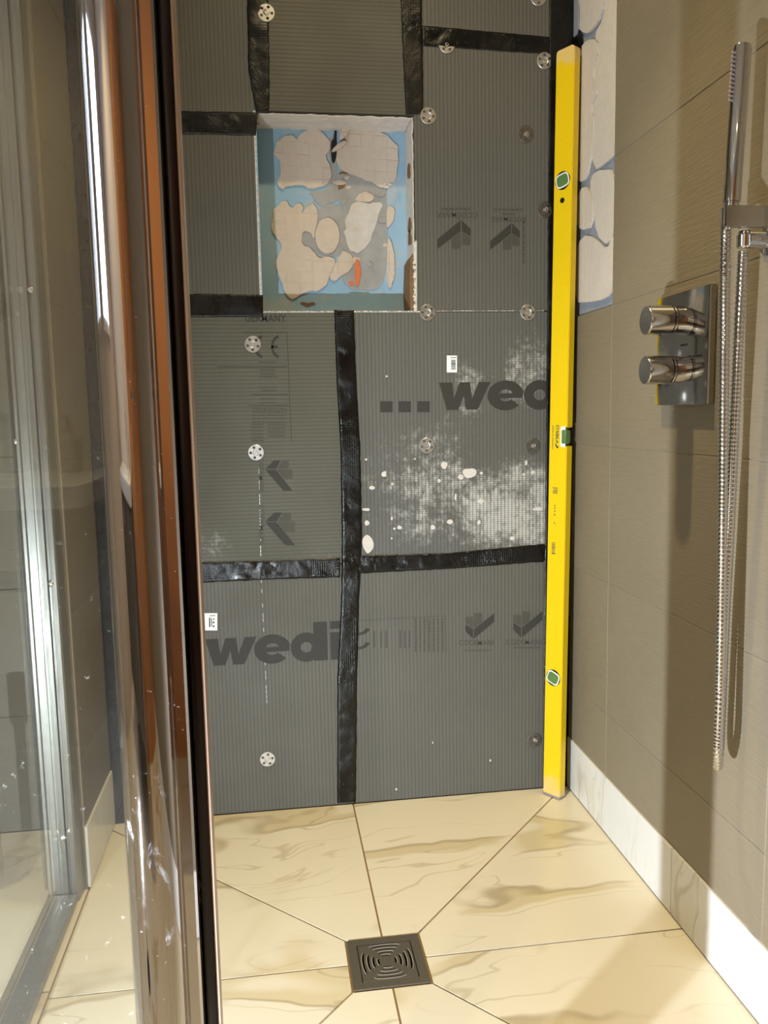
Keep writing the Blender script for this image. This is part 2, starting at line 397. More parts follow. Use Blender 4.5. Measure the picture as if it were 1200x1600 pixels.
for i in range(8):
    (a, A), (b, B) = ring[i], ring[(i+1) % 8]
    poly = [a, A] + ([(LEFT, 0)] if i == 0 else []) + ([(0, 0)] if i == 6 else []) + [B, b]
    poly = inset(ccw(poly), .0019)
    done('tile', prism(bmesh.new(), poly, ON_FLOOR, -.02, 0), 'marble_floor', floor)
def slab(x0, x1, y0, y1): done('tile', prism(bmesh.new(), inset([(x0, y0), (x1, y0), (x1, y1), (x0, y1)], .0019), ON_FLOOR, -.02, 0), 'marble_floor', floor)
for x0, x1 in ((-2.7, -2.33), (-2.33, -1.73), (-1.73, LEFT)):
    for y0, y1 in ((-.58, 0), (-1.18, -.58), (-1.78, -1.18), (-2.38, -1.78), (REAR, -2.38)): slab(x0, x1, y0, y1)
for x0, x1 in ((LEFT, -.53), (-.53, 0)):
    for y0, y1 in ((-1.8, FRONT), (-2.4, -1.8), (REAR, -2.4)): slab(x0, x1, y0, y1)

# ------------------------------------------------------------------ back wall: boards, tape, washers, niche
bm = bmesh.new()
for b in ((FARLEFT, NX0, .011, .13, 0, CEIL), (NX1, .1, .011, .13, 0, CEIL), (NX0, NX1, .011, .13, 0, NZ0), (NX0, NX1, .011, .13, NZ1, CEIL), (NX0, NX1, ND, .13, NZ0, NZ1)): box(bm, *b)
wall_back = done('wall_back', bm, 'render_grey')
tag(wall_back, 'back shower wall lined with dark grey foam backer boards', kind='structure')
G = .0012
def board(x0, x1, z0, z1, mat, label):
    o = boxo('backer_board', (x0+G, x1-G, 0, .0108, z0+G, z1-G), mat, wall_back, .0008, 1)
    o['label'] = label; return o
XM, ZA, ZB, ZC = -.551, .605, 1.196, 1.8
bA = board(LEFT, -.727, 1.605, CEIL, 'board_vertical', 'topmost dark grey board at the left corner')
bB = board(LEFT, NX0, ZB, 1.605, 'board_vertical', 'dark grey board left of the niche')
bC = board(-.727, NX1, NZ1, CEIL, 'board_horizontal', 'board with level ribs above the niche')
bD = board(NX1, 0, ZB, ZC, 'board_vertical', 'board right of the niche with upside-down print')
bE = board(NX1, 0, ZC, CEIL, 'board_vertical', 'topmost board at the right corner')
bF = board(LEFT, XM, ZA, ZB, 'board_mesh', 'board with sideways print below the niche')
bG = board(XM, 0, ZA, ZB, 'board_dusty', 'board splashed with white mortar dust')
bH = board(LEFT, XM, 0, ZA, 'board_vertical', 'bottom left board with large lettering')
bI = board(XM, 0, 0, ZA, 'board_vertical', 'bottom right board')

EMB = [BW(540, 540)+(1,), BW(538, 888)+(1,), BW(668, 878)+(1,), BW(362, 195)+(1,), BW(698, 68)+(1,)]
def tape_strip(L, R, parent=wall_back, wr=1., lift=.0016, seed=0., px=True):
    """strip of tape between two edges on the back wall (lists of matching points)"""
    if px: L = [BW(*p) for p in L]; R = [BW(*p) for p in R]
    n = 0; rows = []
    for i in range(len(L)-1):
        k = max(1, int(math.dist(L[i], L[i+1])/.004))
        for j in range(k+(i == len(L)-2)):
            t = j/k; rows.append(((L[i][0]*(1-t)+L[i+1][0]*t, L[i][1]*(1-t)+L[i+1][1]*t), (R[i][0]*(1-t)+R[i+1][0]*t, R[i][1]*(1-t)+R[i+1][1]*t)))
    m = max(6, int(math.dist(L[0], R[0])/.004)); bm = bmesh.new(); V = []
    for (a, b) in rows:
        row = []
        for j in range(m+1):
            t = j/m; u = a[0]*(1-t)+b[0]*t; v = a[1]*(1-t)+b[1]*t
            q = noise.noise((u*38+seed, v*38, seed)); q2 = noise.noise((u*110, v*110+seed, 3))
            h = lift+wr*(.0010*q+.0004*q2)
            for ex, ez, s in EMB:
                r = math.dist((u, v), (ex, ez)); h += .0013*s*max(0, min(1, (.0195-r)/.003))
            ed = .0012*noise.noise((u*60, v*60, 9)) if j in (0, m) else 0
            row.append(bm.verts.new((u+ed, -max(.0006, h if 0 < j < m else .0008), v+ed)))
        V.append(row)
    for A, B in zip(V, V[1:]):
        for j in range(m): bm.faces.new((A[j], A[j+1], B[j+1], B[j]))
    o = done('sealing_tape', bm, 'black_tape', parent, True, ang=80)
    o.modifiers.new('thickness', 'SOLIDIFY').thickness = .0004
    return o
lo = -.0005
tape_strip([(392, -372), (386, 0), (388, 110), (398, 165), (400, 178)], [(426, -372), (419, 0), (421, 100), (421, 150), (420, 176)], seed=1)
tape_strip([(620, -372), (626, 0), (630, 100), (634, 180)], [(654, -372), (659, 0), (661, 100), (661, 178)], seed=2, wr=.6)
tape_strip([(659, 40), (860, 58)], [(660, 72), (858, 85)], seed=3, wr=.6)
tape_strip([(150, 172), (402, 176)], [(152, 206), (400, 212)], seed=4, wr=.5)
tape_strip([(160, 457), (411, 461)], [(162, 497), (411, 495)], seed=5, wr=.3)
tape_strip([(196, 884), (300, 879), (420, 876), (531, 872)], [(197, 918), (300, 911), (420, 905), (531, 902)], seed=6, wr=2.2)
tape_strip([(560, 868), (700, 864), (866, 848)], [(560, 896), (700, 889), (866, 876)], seed=7, wr=.8)
tape_strip([(522, 484), (526, 600), (532, 700), (534, 840), (533, 940), (527, 1060), (527, 1254)], [(553, 485), (557, 600), (563, 700), (566, 840), (561, 940), (558, 1060), (556, 1252)], seed=8, lift=.0028)
tape_strip([(-.066, 0), (-.066, .6), (-.062, 1.2), (-.060, 1.8), (-.062, CEIL)], [(-.001, 0), (-.001, .6), (-.001, 1.2), (-.001, 1.8), (-.001, CEIL)], seed=9, wr=.5, px=False)
tape_strip([(LEFT+.001, 0), (LEFT+.001, CEIL)], [(LEFT+.066, 0), (LEFT+.06, CEIL)], seed=10, px=False)

# washers
def washer_mesh():
    bm = lathe(bmesh.new(), (0, 0, 0), (0, -1, 0), [(.0185, 0), (.0185, .0012), (.0178, .0018), (.0075, .0018), (.006, .0010)], 36)
    cut = bmesh.new()
    for k in range(5):
        a = 2*PI*k/5+PI/2; lathe(cut, (.0122*math.cos(a), .003, .0122*math.sin(a)), (0, -1, 0), [(.0033, 0), (.0033, .01)], 14)
    bm = boolean(bm, cut); me = bpy.data.meshes.new('fixing_washer'); bm.to_mesh(me); bm.free(); return me
def screw_mesh():
    bm = lathe(bmesh.new(), (0, -.0008, 0), (0, -1, 0), [(.0046, 0), (.0046, .0010), (.0040, .0018), (.0022, .0018), (.0016, .0006)], 16)
    me = bpy.data.meshes.new('screw'); bmesh.ops.recalc_face_normals(bm, faces=bm.faces); bm.to_mesh(me); bm.free(); return me
WM, SM, WD = washer_mesh(), screw_mesh(), None
WD = WM.copy(); WM.materials.append(MATS['galvanised']); WD.materials.append(MATS['dull_galvanised']); SM.materials.append(MATS['galvanised'])
for px, py, dull in ((395, 538, 0), (400, 707, 0), (418, 1186, 0), (669, 181, 0), (667, 696, 0), (668, 488, 0), (825, 488, 0), (821, 210, 1), (835, 1156, 1), (832, 697, 1), (416, 20, 0), (841, -4, 0), (698, 70, 0), (851, 95, 0), (851, 328, 1)):
    x, z = BW(px, py)
    o = link('fixing_washer', WD if dull else WM, None, wall_back, True, (x, -.0002, z)); o.rotation_euler = (0, random.uniform(0, 6), 0)
    s = link('screw', SM, None, o, True)

# print on the boards
UNIT = (1, 0)
def rect_px(x0, y0, x1, y1):   # pixel box on the back wall -> origin, U, V
    a = BW(x0, y1); b = BW(x1, y1); c = BW(x0, y0); return a, (b[0]-a[0], b[1]-a[1]), (c[0]-a[0], c[1]-a[1])
HP = .0005
def aff(O, U, V): return lambda a, b: (O[0]+a*U[0]+b*V[0], O[1]+a*U[1]+b*V[1])
def arc(bm, f, c, r0, r1, a0, a1, n=22, sx=1.):
    for i in range(n):
        t0 = math.radians(a0+(a1-a0)*i/n); t1 = math.radians(a0+(a1-a0)*(i+1)/n)
        flat(bm, [f(c[0]+sx*r*math.cos(t), c[1]+r*math.sin(t)) for r, t in ((r0, t0), (r1, t0), (r1, t1), (r0, t1))], ON_BACK, HP)
def word_wedi(bm, f, n=4):
    """heavy lowercase letters, x-height 1, in units of the x-height"""
    Q = lambda *p: flat(bm, [f(*q) for q in p], ON_BACK, HP)
    Q2 = lambda *p: flat(bm, [f(*q) for q in p], ON_BACK, HP+.00025)
    Q((0, 1), (.42, 1), (.47, .40), (.66, 1), (1.0, 1), (1.06, .40), (1.28, 1), (1.66, 1), (1.24, 0), (.87, 0), (.80, .52), (.62, 0), (.25, 0))
    if n > 1:
        c = (2.16, .5); arc(bm, f, c, .22, .55, 9, 318, 30, 1.08); Q2((1.93, .40), (2.72, .40), (2.72, .575), (1.93, .575))
    if n > 2:
        c = (3.28, .5); arc(bm, f, c, .2, .55, 0, 360, 32, .95)
        if n > 3: Q2((3.52, -.03), (3.98, -.03), (3.98, 1.42), (3.52, 1.42))
    if n > 3:
        Q((4.08, -.03), (4.52, -.03), (4.52, 1.0), (4.08, 1.0)); Q((4.08, 1.13), (4.52, 1.13), (4.52, 1.42), (4.08, 1.42))
bm = bmesh.new(); a = BW(322, 1041); b = BW(517, 1029.5); k = (b[0]-a[0])/4.08
word_wedi(bm, aff(a, (k, (b[1]-a[1])/4.08), (0, .0655))); done('printed_lettering', bm, 'print_ink', bH)['label'] = 'large wedi lettering'
bm = bmesh.new(); O, U, V = rect_px(686, 598, 850, 641); k = BW(767, 640)[0]-BW(687, 640)[0]
word_wedi(bm, aff(O, (k/1.66, 0), V), 3)
for x in (594, 622.5, 652):
    O, U, V = rect_px(x, 627, x+19.5, 644); f = aff(O, U, V); flat(bm, [f(0, 0), f(1, 0), f(1, 1), f(0, 1)], ON_BACK, HP)
# keep only what fits on the board
bmesh.ops.delete(bm, geom=[v for v in bm.verts if v.co.x > -.004], context='VERTS')
done('printed_lettering', bm, 'print_ink', bG)['label'] = 'row of squares and wed lettering'

LOGO = [[(.70, 1), (.70, .62), (0, 0), (0, .33)], [(.735, 1), (1, .70), (1, .44), (.735, .62)], [(.42, .34), (.705, .58), (.705, 0), (.42, 0)], [(.74, .58), (1, .38), (1, .14), (.74, .14)]]
def logo(bm, O, U, V):
    f = aff(O, U, V)
    for p in LOGO[:2]: flat(bm, [f(*q) for q in p], ON_BACK, HP)
def logo2(bm, O, U, V):
    f = aff(O, U, V)
    for p in LOGO[2:]: flat(bm, [f(*q) for q in p], ON_BACK, HP)
def mark(parent, O, U, V, tO, tU, tV, sub=None):
    bm = bmesh.new(); logo(bm, O, U, V); done('printed_emblem', bm, 'print_ink', parent)
    bm = bmesh.new(); logo2(bm, O, U, V)
    put_text(bm, 'CODEMARK', tO, tU, tV, ON_BACK, HP, .012)
    for O2, U2, V2 in sub or []:
        f = aff(O2, U2, V2); x = 0
        while x < .95:
            l = random.uniform(.05, .16); flat(bm, [f(x, 0), f(min(1, x+l), 0), f(min(1, x+l), 1), f(x, 1)], ON_BACK, HP); x += l+.03
    done('printed_emblem', bm, 'print_faint', parent)
neg = lambda O, U, V: ((O[0]+U[0]+V[0], O[1]+U[1]+V[1]), (-U[0], -U[1]), (-V[0], -V[1]))
# two upside-down marks right of the niche
mark(bD, *rect_px(683, 344, 735, 389), *neg(*rect_px(682, 332, 746, 341)), [rect_px(690, 325, 737, 328)])
mark(bD, *rect_px(766, 349, 812, 390), *neg(*rect_px(766, 339, 822, 347)), [rect_px(785, 333, 803, 336), rect_px(772, 326, 820, 329)])
# two upright marks on the bottom right board
for (l, t_, s) in ((rect_px(727, 958, 772, 998), rect_px(717, 1000, 774, 1008), rect_px(726, 1015, 768, 1017)), (rect_px(802, 955, 847, 996), rect_px(791, 999, 848, 1007), rect_px(802, 1011, 845, 1013))):
    O, U, V = neg(*l); O = (O[0]+U[0], O[1]+U[1]); U = (-U[0], -U[1])          # roof points down, long arm to the upper right
    O2 = (O[0]+U[0], O[1]+U[1])
    mark(bI, O2, (-U[0], -U[1]), V, *t_, [s])
# two marks turned on their side on the middle left board
for (x0, y0, x1, y1), (tx0, ty0, tx1, ty1) in (((415, 720, 457, 767), (404.5, 716, 412, 770)), ((415, 801, 461, 852), (404.5, 789, 413, 852))):
    tl, tr, bl, br = BW(x0, y0), BW(x1, y0), BW(x0, y1), BW(x1, y1)
    O = br; U = (tr[0]-br[0], tr[1]-br[1]); V = (bl[0]-br[0], bl[1]-br[1])
    a, b, c = BW(tx0, ty0), BW(tx1, ty0), BW(tx0, ty1)
    mark(bF, O, U, V, a, (c[0]-a[0], c[1]-a[1]), (b[0]-a[0], b[1]-a[1]))
bm = bmesh.new()
put_text(bm, 'GERMANY', *rect_px(383, 491, 447, 503), ON_BACK, HP, .015)
for x0 in (398, 424):
    O, U, V = rect_px(x0, 524, x0+13, 559); f = lambda a, b, O=O, U=U, V=V: (O[0]+a*U[0]+b*V[0], O[1]+a*U[1]+b*V[1])
    arc(bm, f, (1., .5), .39, .52, 98, 262, 14, 2.)
O, U, V = rect_px(424, 540, 434, 544); flat(bm, [aff(O, U, V)(*q) for q in ((0, 0), (1, 0), (1, 1), (0, 1))], ON_BACK, HP)
done('printed_lettering', bm, 'print_ink', bF)
def small_print(parent, lines, mat='print_faint'):
    bm = bmesh.new()
    for x0, y0, x1, y1, vert in lines:
        O, U, V = rect_px(x0, y0, x1, y1); f = aff(O, U, V); t = 0
        while t < .97:
            l = random.uniform(.04, .15); e = min(1, t+l)
            q = [(t, 0), (e, 0), (e, 1), (t, 1)] if not vert else [(0, t), (1, t), (1, e), (0, e)]
            flat(bm, [f(*p) for p in q], ON_BACK, HP); t = e+.022
    done('small_print', bm, mat, parent)
L = [(404, 565, 430, 567, 0)] + [(406+random.randint(-2, 2), y, 432+random.randint(-4, 2), y+2, 0) for y in (577, 583, 588, 604, 609, 622, 628)]
L += [(394, y, 448, y+2, 0) for y in range(638, 660, 5)] + [(393, y, 412, y+2, 0) for y in range(662, 690, 5)] + [(418, y, 446, y+2, 0) for y in range(662, 686, 6)]
small_print(bF, L)
bm = bmesh.new()
for x0, y0, x1, y1 in ((380, 519, 448, 519.8), (340, 572.6, 449, 573.4), (392, 616, 451, 616.8), (388, 633, 453, 633.8)):
    O, U, V = rect_px(x0, y0, x1, y1); f = aff(O, U, V); flat(bm, [f(0, 0), f(1, 0), f(1, 1), f(0, 1)], ON_BACK, HP)
a, b = BW(448, 519), BW(455, 690); flat(bm, [a, (a[0]+.0012, a[1]), (b[0]+.0012, b[1]), b], ON_BACK, HP)
done('printed_rule', bm, 'print_ink', bF)
small_print(bI, [(x, 985, x+3, 1012, 1) for x in (583, 594, 602, 624, 631, 638)]+[(x, 966, x+2.6, 1018, 1) for x in range(648, 692, 7)])
bm = bmesh.new(); a, b = BW(560, 970), BW(696, 962.5); flat(bm, [a, b, (b[0], b[1]+.0012), (a[0], a[1]+.0012)], ON_BACK, HP)
a, b = BW(696, 963), BW(697, 1020); flat(bm, [a, (a[0]+.001, a[1]), (b[0]+.001, b[1]), b], ON_BACK, HP); done('printed_rule', bm, 'print_faint', bI)
bm = bmesh.new()
for y0 in (981, 1003):
    O, U, V = rect_px(546, y0, 577, y0+16); f = aff(O, U, V); arc(bm, f, (.35, 1.), .5, .75, 270, 355, 10, .9)
done('printed_lettering', bm, 'print_ink', bI)
small_print(bD, [(817, 340, 819.5, 412, 1)])
# fine scored lines
bm = bmesh.new()
for (x0, y0), (x1, y1), wd in (((404, 720), (407, 870), .0014), ((408, 905), (417, 1100), .0008)):
    a, b = BW(x0, y0), BW(x1, y1); n = 26
    for i in range(n):
        if random.random() < .25: continue
        p = [(a[0]+(b[0]-a[0])*t, a[1]+(b[1]-a[1])*t) for t in (i/n, (i+.8)/n)]
        flat(bm, [p[0], (p[0][0]+wd, p[0][1]), (p[1][0]+wd, p[1][1]), p[1]], ON_BACK, .0004)
o = done('chalk_line', bm, 'label_white', wall_back)

# stickers
def sticker(parent, x0, y0, x1, y1, bars, label):
    O, U, V = rect_px(x0, y0, x1, y1); f = aff(O, U, V); bm = bmesh.new()
    prism(bm, [f(0, 0), f(1, 0), f(1, 1), f(0, 1)], ON_BACK, 0, .0008); s = done('barcode_sticker', bm, 'label_white', parent); s['label'] = label
    bm = bmesh.new()
    for a, b, c, d_ in bars: flat(bm, [f(a, b), f(c, b), f(c, d_), f(a, d_)], ON_BACK, .001)
    bm2 = done('barcode', bm, 'label_ink', wall_back); bm2.parent = parent
    return s
bars = [(.35, .86, .92, .9)]; y = .18
while y < .76:
    h = random.choice((.015, .03, .05)); bars.append((.42, y, .86, y+h)); y += h+random.choice((.015, .03))
sticker(bG, 698, 555.5, 714, 582, bars, 'white barcode sticker')
sticker(bH, 318, 958, 339.5, 985, [(.45, .84, .85, .88), (.4, .2, .5, .75), (.56, .25, .62, .72), (.66, .2, .8, .3), (.66, .42, .8, .52), (.7, .62, .8, .7)], 'white label beside the chrome post')

# mortar dabs on the dusty board
def dab(parent, px, py, rx, ry, n=11, h=.0015):
    x, z = BW(px, py); s = 1.53/1000
    P = [(x+rx*s*math.cos(2*PI*i/n)*random.uniform(.75, 1.2), z+ry*s*math.sin(2*PI*i/n)*random.uniform(.75, 1.2)) for i in range(n)]
    done('mortar_dab', prism(bmesh.new(), chaikin(P, 1), ON_BACK, -.0002, h), 'mortar_white', parent)
for d_ in ((574, 850, 9, 14), (733, 739, 13, 8), (720, 745, 5, 4), (694, 726, 5, 6), (752, 739, 2.5, 2.5), (822, 723, 2, 4), (832, 738, 3, 3), (818, 741, 2, 2), (600, 741, 4, 5), (686, 751, 3, 3), (581, 762, 5, 3), (572, 796, 6, 2.5), (573, 817, 4, 4), (613, 756, 2.5, 1.6), (624, 824, 4, 3),
           (616, 826, 2, 2), (676, 824, 4, 4), (751, 783, 5, 3.5), (748, 816, 3, 4), (703, 815, 5, 4), (840, 795, 9, 3), (572, 718, 1.8, 1.8), (604, 588, 2, 1.6), (612, 810, 1.6, 3), (712, 777, 1.5, 6), (612, 841, 1.6, 1.6), (800, 841, 4, 3), (648, 717, 1.6, 1.6)):
    dab(bG, *d_)
for d_ in ((766, 1198-10, 1.6, 2.6), (619, 1233, 1.6, 2.2), (676, 1160, 1.2, 2)): dab(bI, *d_, n=6)

# niche
nic = bmesh.new()
for b in ((NX0-.001, NX0+.004, -.0005, ND, NZ0, NZ1), ): box(nic, *b)
box(nic, NX0, NX1, ND-.003, ND, NZ0, NZ1)
niche = done('niche_lining', nic, 'blue_plaster', wall_back); niche['label'] = 'blue painted recess with old adhesive'
def Z7(pts): return [BW(390+a*.23333, 150+b*.23333, ND-.003) for a, b in pts]
def patch(pts, mat, name, h=.004, rg=.0034, ch=1):
    P = [(min(max(u, NX0+.006), NX1-.004), min(max(v, NZ0+.001), NZ1-.001)) for u, v in rag(chaikin(Z7(pts), ch) if ch > 1 else chaikin(rag(chaikin(Z7(pts), 1), rg, 90), 1), rg)]
    bm = prism(bmesh.new(), P, lambda u, v, hh: (u, ND-.003-hh, v), -.001, h)
    return done(name, bm, mat, niche)
patch([(380, 640), (560, 640), (600, 470), (640, 520), (900, 580), (920, 700), (915, 1290), (760, 1300), (640, 1290), (600, 1100), (640, 700), (560, 700), (480, 760), (440, 700)], 'render_grey', 'render_patch', .0015, .004)
patch([(540, 260), (580, 250), (590, 640), (520, 700), (500, 640), (545, 560), (545, 480), (530, 380)], 'render_grey', 'render_patch', .001, .003)
patch([(440, 760), (600, 700), (650, 860), (640, 1040), (560, 1080), (440, 1080), (350, 1000), (350, 900)], 'render_grey', 'render_patch', .001)
patch([(160, 370), (185, 300), (250, 255), (300, 270), (320, 300), (345, 250), (420, 220), (490, 245), (540, 300), (540, 370), (497, 400), (545, 480), (545, 570), (500, 610), (400, 625), (380, 600), (260, 595), (225, 630), (190, 620), (185, 590), (210, 520), (210, 430), (170, 410)], 'adhesive_grid', 'adhesive_patch')
patch([(600, 210), (690, 215), (800, 210), (915, 265), (985, 320), (995, 400), (985, 570), (915, 600), (880, 630), (830, 580), (760, 560), (690, 530), (610, 500), (580, 430), (580, 370), (650, 310), (600, 260)], 'adhesive_grid', 'adhesive_patch')
patch([(145, 830), (165, 750), (235, 700), (280, 750), (330, 715), (365, 745), (340, 800), (400, 725), (440, 735), (460, 790), (440, 890), (435, 960), (400, 910), (355, 895), (350, 1010), (400, 1010), (430, 1050), (460, 1090), (520, 1070), (585, 1100), (530, 1230), (480, 1310), (390, 1310), (270, 1375), (225, 1290), (180, 1160), (180, 1090), (225, 1010), (150, 920)], 'adhesive_grid', 'adhesive_patch')
patch([(590, 1095), (620, 1040), (660, 1045), (695, 1090), (690, 1150), (640, 1190), (580, 1240), (530, 1225), (570, 1130)], 'adhesive_grid', 'adhesive_patch')
patch([(520+82*math.cos(a*PI/8), 938+122*math.sin(a*PI/8)) for a in range(16)], 'adhesive_grid', 'adhesive_patch', .005, .001, 1)
patch([(700, 700), (780, 730), (900, 710), (860, 800), (820, 960), (740, 1060), (650, 1030), (640, 900), (650, 800)], 'mortar_white', 'mortar_smear', .003, .006)
patch([(930, 950), (960, 1000), (975, 1150), (960, 1280), (920, 1290), (920, 950)], 'adhesive_grid', 'adhesive_patch')
patch([(915, 750), (965, 735), (972, 820), (920, 900)], 'adhesive_grid', 'adhesive_patch')
patch([(720, 660), (790, 640), (850, 690), (780, 715), (700, 705)], 'adhesive_grid', 'adhesive_patch')
patch([(700, 1120), (725, 1085), (745, 1160), (735, 1270), (710, 1275), (705, 1200)], 'brick_orange', 'brick_scar', .004, .002, 1)
patch([(662, 1245), (695, 1235), (700, 1272), (668, 1276)], 'brick_orange', 'brick_scar', .003, .002, 1)
patch([(60, 90), (60, 105), (200, 180), (560, 192), (700, 200), (880, 235), (1050, 190), (1080, 120), (1060, 60)], 'mortar_white', 'mortar_smear', .006, .006)
for P in ([(590, 520), (640, 480), (690, 495), (660, 525)], [(580, 620), (630, 585), (640, 610), (600, 635)], [(785, 550), (825, 530), (830, 560)], [(660, 950), (690, 930), (700, 945)], [(340, 1390), (430, 1385), (450, 1405), (360, 1410)]): patch(P, 'timber', 'wall_scar', .002, .007, 2)
patch([(566, 160), (582, 158), (584, 300), (580, 440), (548, 460), (542, 300), (566, 290)], 'lamp_black', 'wall_crack', .002, .001, 1)
for P in ([(540, 380), (590, 330), (645, 305), (630, 345), (580, 375)], [(595, 300), (620, 215), (690, 205), (660, 260), (610, 310)]):
    patch(P, 'adhesive_grid', 'loose_flake', .014, .001, 1)
for i in range(16):
    a, b = random.uniform(600, 960), random.uniform(540, 760) if i < 9 else random.uniform(760, 1250); r = random.uniform(14, 42)
    patch([(a+r*random.uniform(.5, 1.3)*math.cos(k*PI/4), b+.7*r*random.uniform(.5, 1.3)*math.sin(k*PI/4)) for k in range(8)], random.choice(('mortar_white', 'render_grey', 'adhesive_grid')), 'mortar_smear', .0022+.0005*(i % 4), .003, 1)
# niche reveals: white rendered head, ragged right side, timber stub
def reveal(name, mat, fn, u0, u1, v0, v1, th, nu, nv, amp, parent=niche):
    bm = bmesh.new(); V = []
    for i in range(nu+1):
        row = []
        for j in range(nv+1):
            u = u0+(u1-u0)*i/nu; v = v0+(v1-v0)*j/nv
            row.append(bm.verts.new(fn(u, v, th+amp*noise.noise((u*45, v*45, 2))+amp*.6*noise.noise((u*140, v*140, 7)))))
        V.append(row)
    for A, B in zip(V, V[1:]):
        for j in range(nv): bm.faces.new((A[j], A[j+1], B[j+1], B[j]))
    o = done(name, bm, mat, parent, True, ang=80); o.modifiers.new('t', 'SOLIDIFY').thickness = .002; return o
reveal('niche_head', 'mortar_white', lambda u, v, h: (u, v, NZ1-h), NX0+.004, NX1-.002, .001, ND, .004, 70, 20, .0025)
reveal('niche_side', 'mortar_white', lambda u, v, h: (NX1-h, v, u), NZ0+.002, NZ1-.003, .001, ND, .003, 80, 20, .002)
reveal('niche_sill', 'render_grey', lambda u, v, h: (u, v, NZ0+h), NX0+.004, NX1-.002, .001, ND, .002, 60, 16, .0015)
bm = bmesh.new(); P = rag([(NX1-.003, NZ0+.004), (NX1-.003, NZ0+.135), (NX1-.010, NZ0+.12), (NX1-.013, NZ0+.06), (NX1-.012, NZ0+.004)], .002, 90)
prism(bm, P, ON_BACK, -.095, -.003); done('timber_stub', bm, 'timber', niche)
for z in (1.37, 1.40, 1.52):
    P = chaikin(rag([(z-.018, .02), (z+.015, .03), (z+.02, .06), (z-.012, .07)], .006, 70), 1); done('wall_scar', prism(bmesh.new(), P, lambda u, v, h: (NX1-h, v, u), .003, .005), 'timber', niche)
# torn paper edge around the niche mouth
bm = bmesh.new()
def ragged(p, q, wd, n):
    for i in range(n):
        t0, t1 = i/n, (i+1)/n; dx, dz = q[0]-p[0], q[1]-p[1]; l = math.hypot(dx, dz); nx, nz = -dz/l, dx/l
        a = wd*random.uniform(.2, 1.2); flat(bm, [(p[0]+dx*t0, p[1]+dz*t0), (p[0]+dx*t1, p[1]+dz*t1), (p[0]+dx*t1+nx*a, p[1]+dz*t1+nz*a), (p[0]+dx*t0+nx*a, p[1]+dz*t0+nz*a)], ON_BACK, .0008)
ragged((NX0-.004, NZ0-.002), (NX1+.012, NZ0-.002), .003, 110); ragged((NX0-.002, NZ1), (NX0-.002, NZ0), .004, 110); ragged((NX1+.002, NZ0), (NX1+.004, NZ0+.16), .008, 40)
ragged((NX1, ZB), (-.07, ZB), .0018, 70)
done('torn_edge', bm, 'mortar_white', wall_back)

# ------------------------------------------------------------------ right wall
wall_right = done('wall_right', box(bmesh.new(), .0125, .12, REAR-.1, .13, 0, CEIL), 'grout_grey')
tag(wall_right, 'right shower wall of taupe stoneware tiles', kind='structure')
TZ = [SK, .28, .58, .88, 1.18, 1.48, 1.78, 2.08, 2.38, CEIL]; TY = [0, -.235, -.835, -1.435, -2.035, -2.635, REAR]
def tile_box(fn_box, mat, parent): return done('tile', box(bmesh.new(), *fn_box, bev=.0008, seg=1), mat, parent)
g = .0008
for b in ((.0012, .0124, REAR, TY[1], .0, CEIL-.001), (.0012, .0124, TY[1], -.002, 0., 1.179)): boxo('grout_bed', b, 'grout_grey', wall_right)
for i in range(len(TZ)-1):
    for j in range(len(TY)-1):
        if j == 0 and TZ[i] >= 1.179: continue
        tile_box((0, .0125, TY[j+1]+g, TY[j]-g if j else -.002, TZ[i]+g, TZ[i+1]-g), 'taupe_tile', wall_right)
bare = boxo('bare_substrate', (.008, .0125, TY[1]+.001, -.002, 1.18, CEIL), 'substrate', wall_right); bare['label'] = 'bare strip with old tile adhesive'
def Z1(pts): return [RW(840+a*.3, b*.3, .004) for a, b in pts]
def grow(P, k):
    cu, cv = sum(p[0] for p in P)/len(P), sum(p[1] for p in P)/len(P); return [(cu+(u-cu)*k, cv+(v-cv)*(1+(k-1)*.4)) for u, v in P]
def apatch(pts, h=.0):
    P = [(min(max(u, TY[1]+.002), -.006), max(v, 1.182)) for u, v in rag(chaikin(grow(Z1(pts), 1.05), 1), .0015)]
    done('adhesive_patch', prism(bmesh.new(), P, lambda u, v, hh: (.008-hh, u, v), -.001, .0045+h), 'adhesive_comb', bare)
apatch([(206, -20), (345, -20), (332, 80), (285, 155), (250, 175), (215, 140), (205, 80)], .0015)
apatch([(355, -20), (420, -20), (412, 300), (405, 790), (345, 845), (295, 880), (276, 690), (304, 600), (284, 560), (325, 480), (290, 395), (330, 240), (295, 190), (345, 100)])
apatch([(285, 205), (322, 240), (282, 390), (316, 470), (276, 560), (298, 650), (266, 880), (240, 940), (205, 930), (205, 600), (210, 520), (208, 400), (215, 290), (240, 230)], .001)
apatch([(203, 1060), (225, 985), (260, 972), (288, 1050), (282, 1180), (230, 1200), (200, 1150)], .001)
apatch([(272, 970), (295, 890), (405, 885), (400, 1150), (370, 1280), (305, 1220), (294, 1050)])
apatch([(194, 1330), (240, 1225), (300, 1238), (360, 1310), (395, 1210), (392, 1500), (350, 1555), (270, 1570), (200, 1570)], .001)
z0 = Z1([(300, -30)])[0][1]
done('adhesive_patch', prism(bmesh.new(), rag(chaikin([(TY[1]+.003, z0+.02), (-.01, z0+.03), (-.01, CEIL-.02), (TY[1]+.003, CEIL-.02)], 2), .004), lambda u, v, hh: (.008-hh, u, v), -.001, .005), 'adhesive_comb', bare)
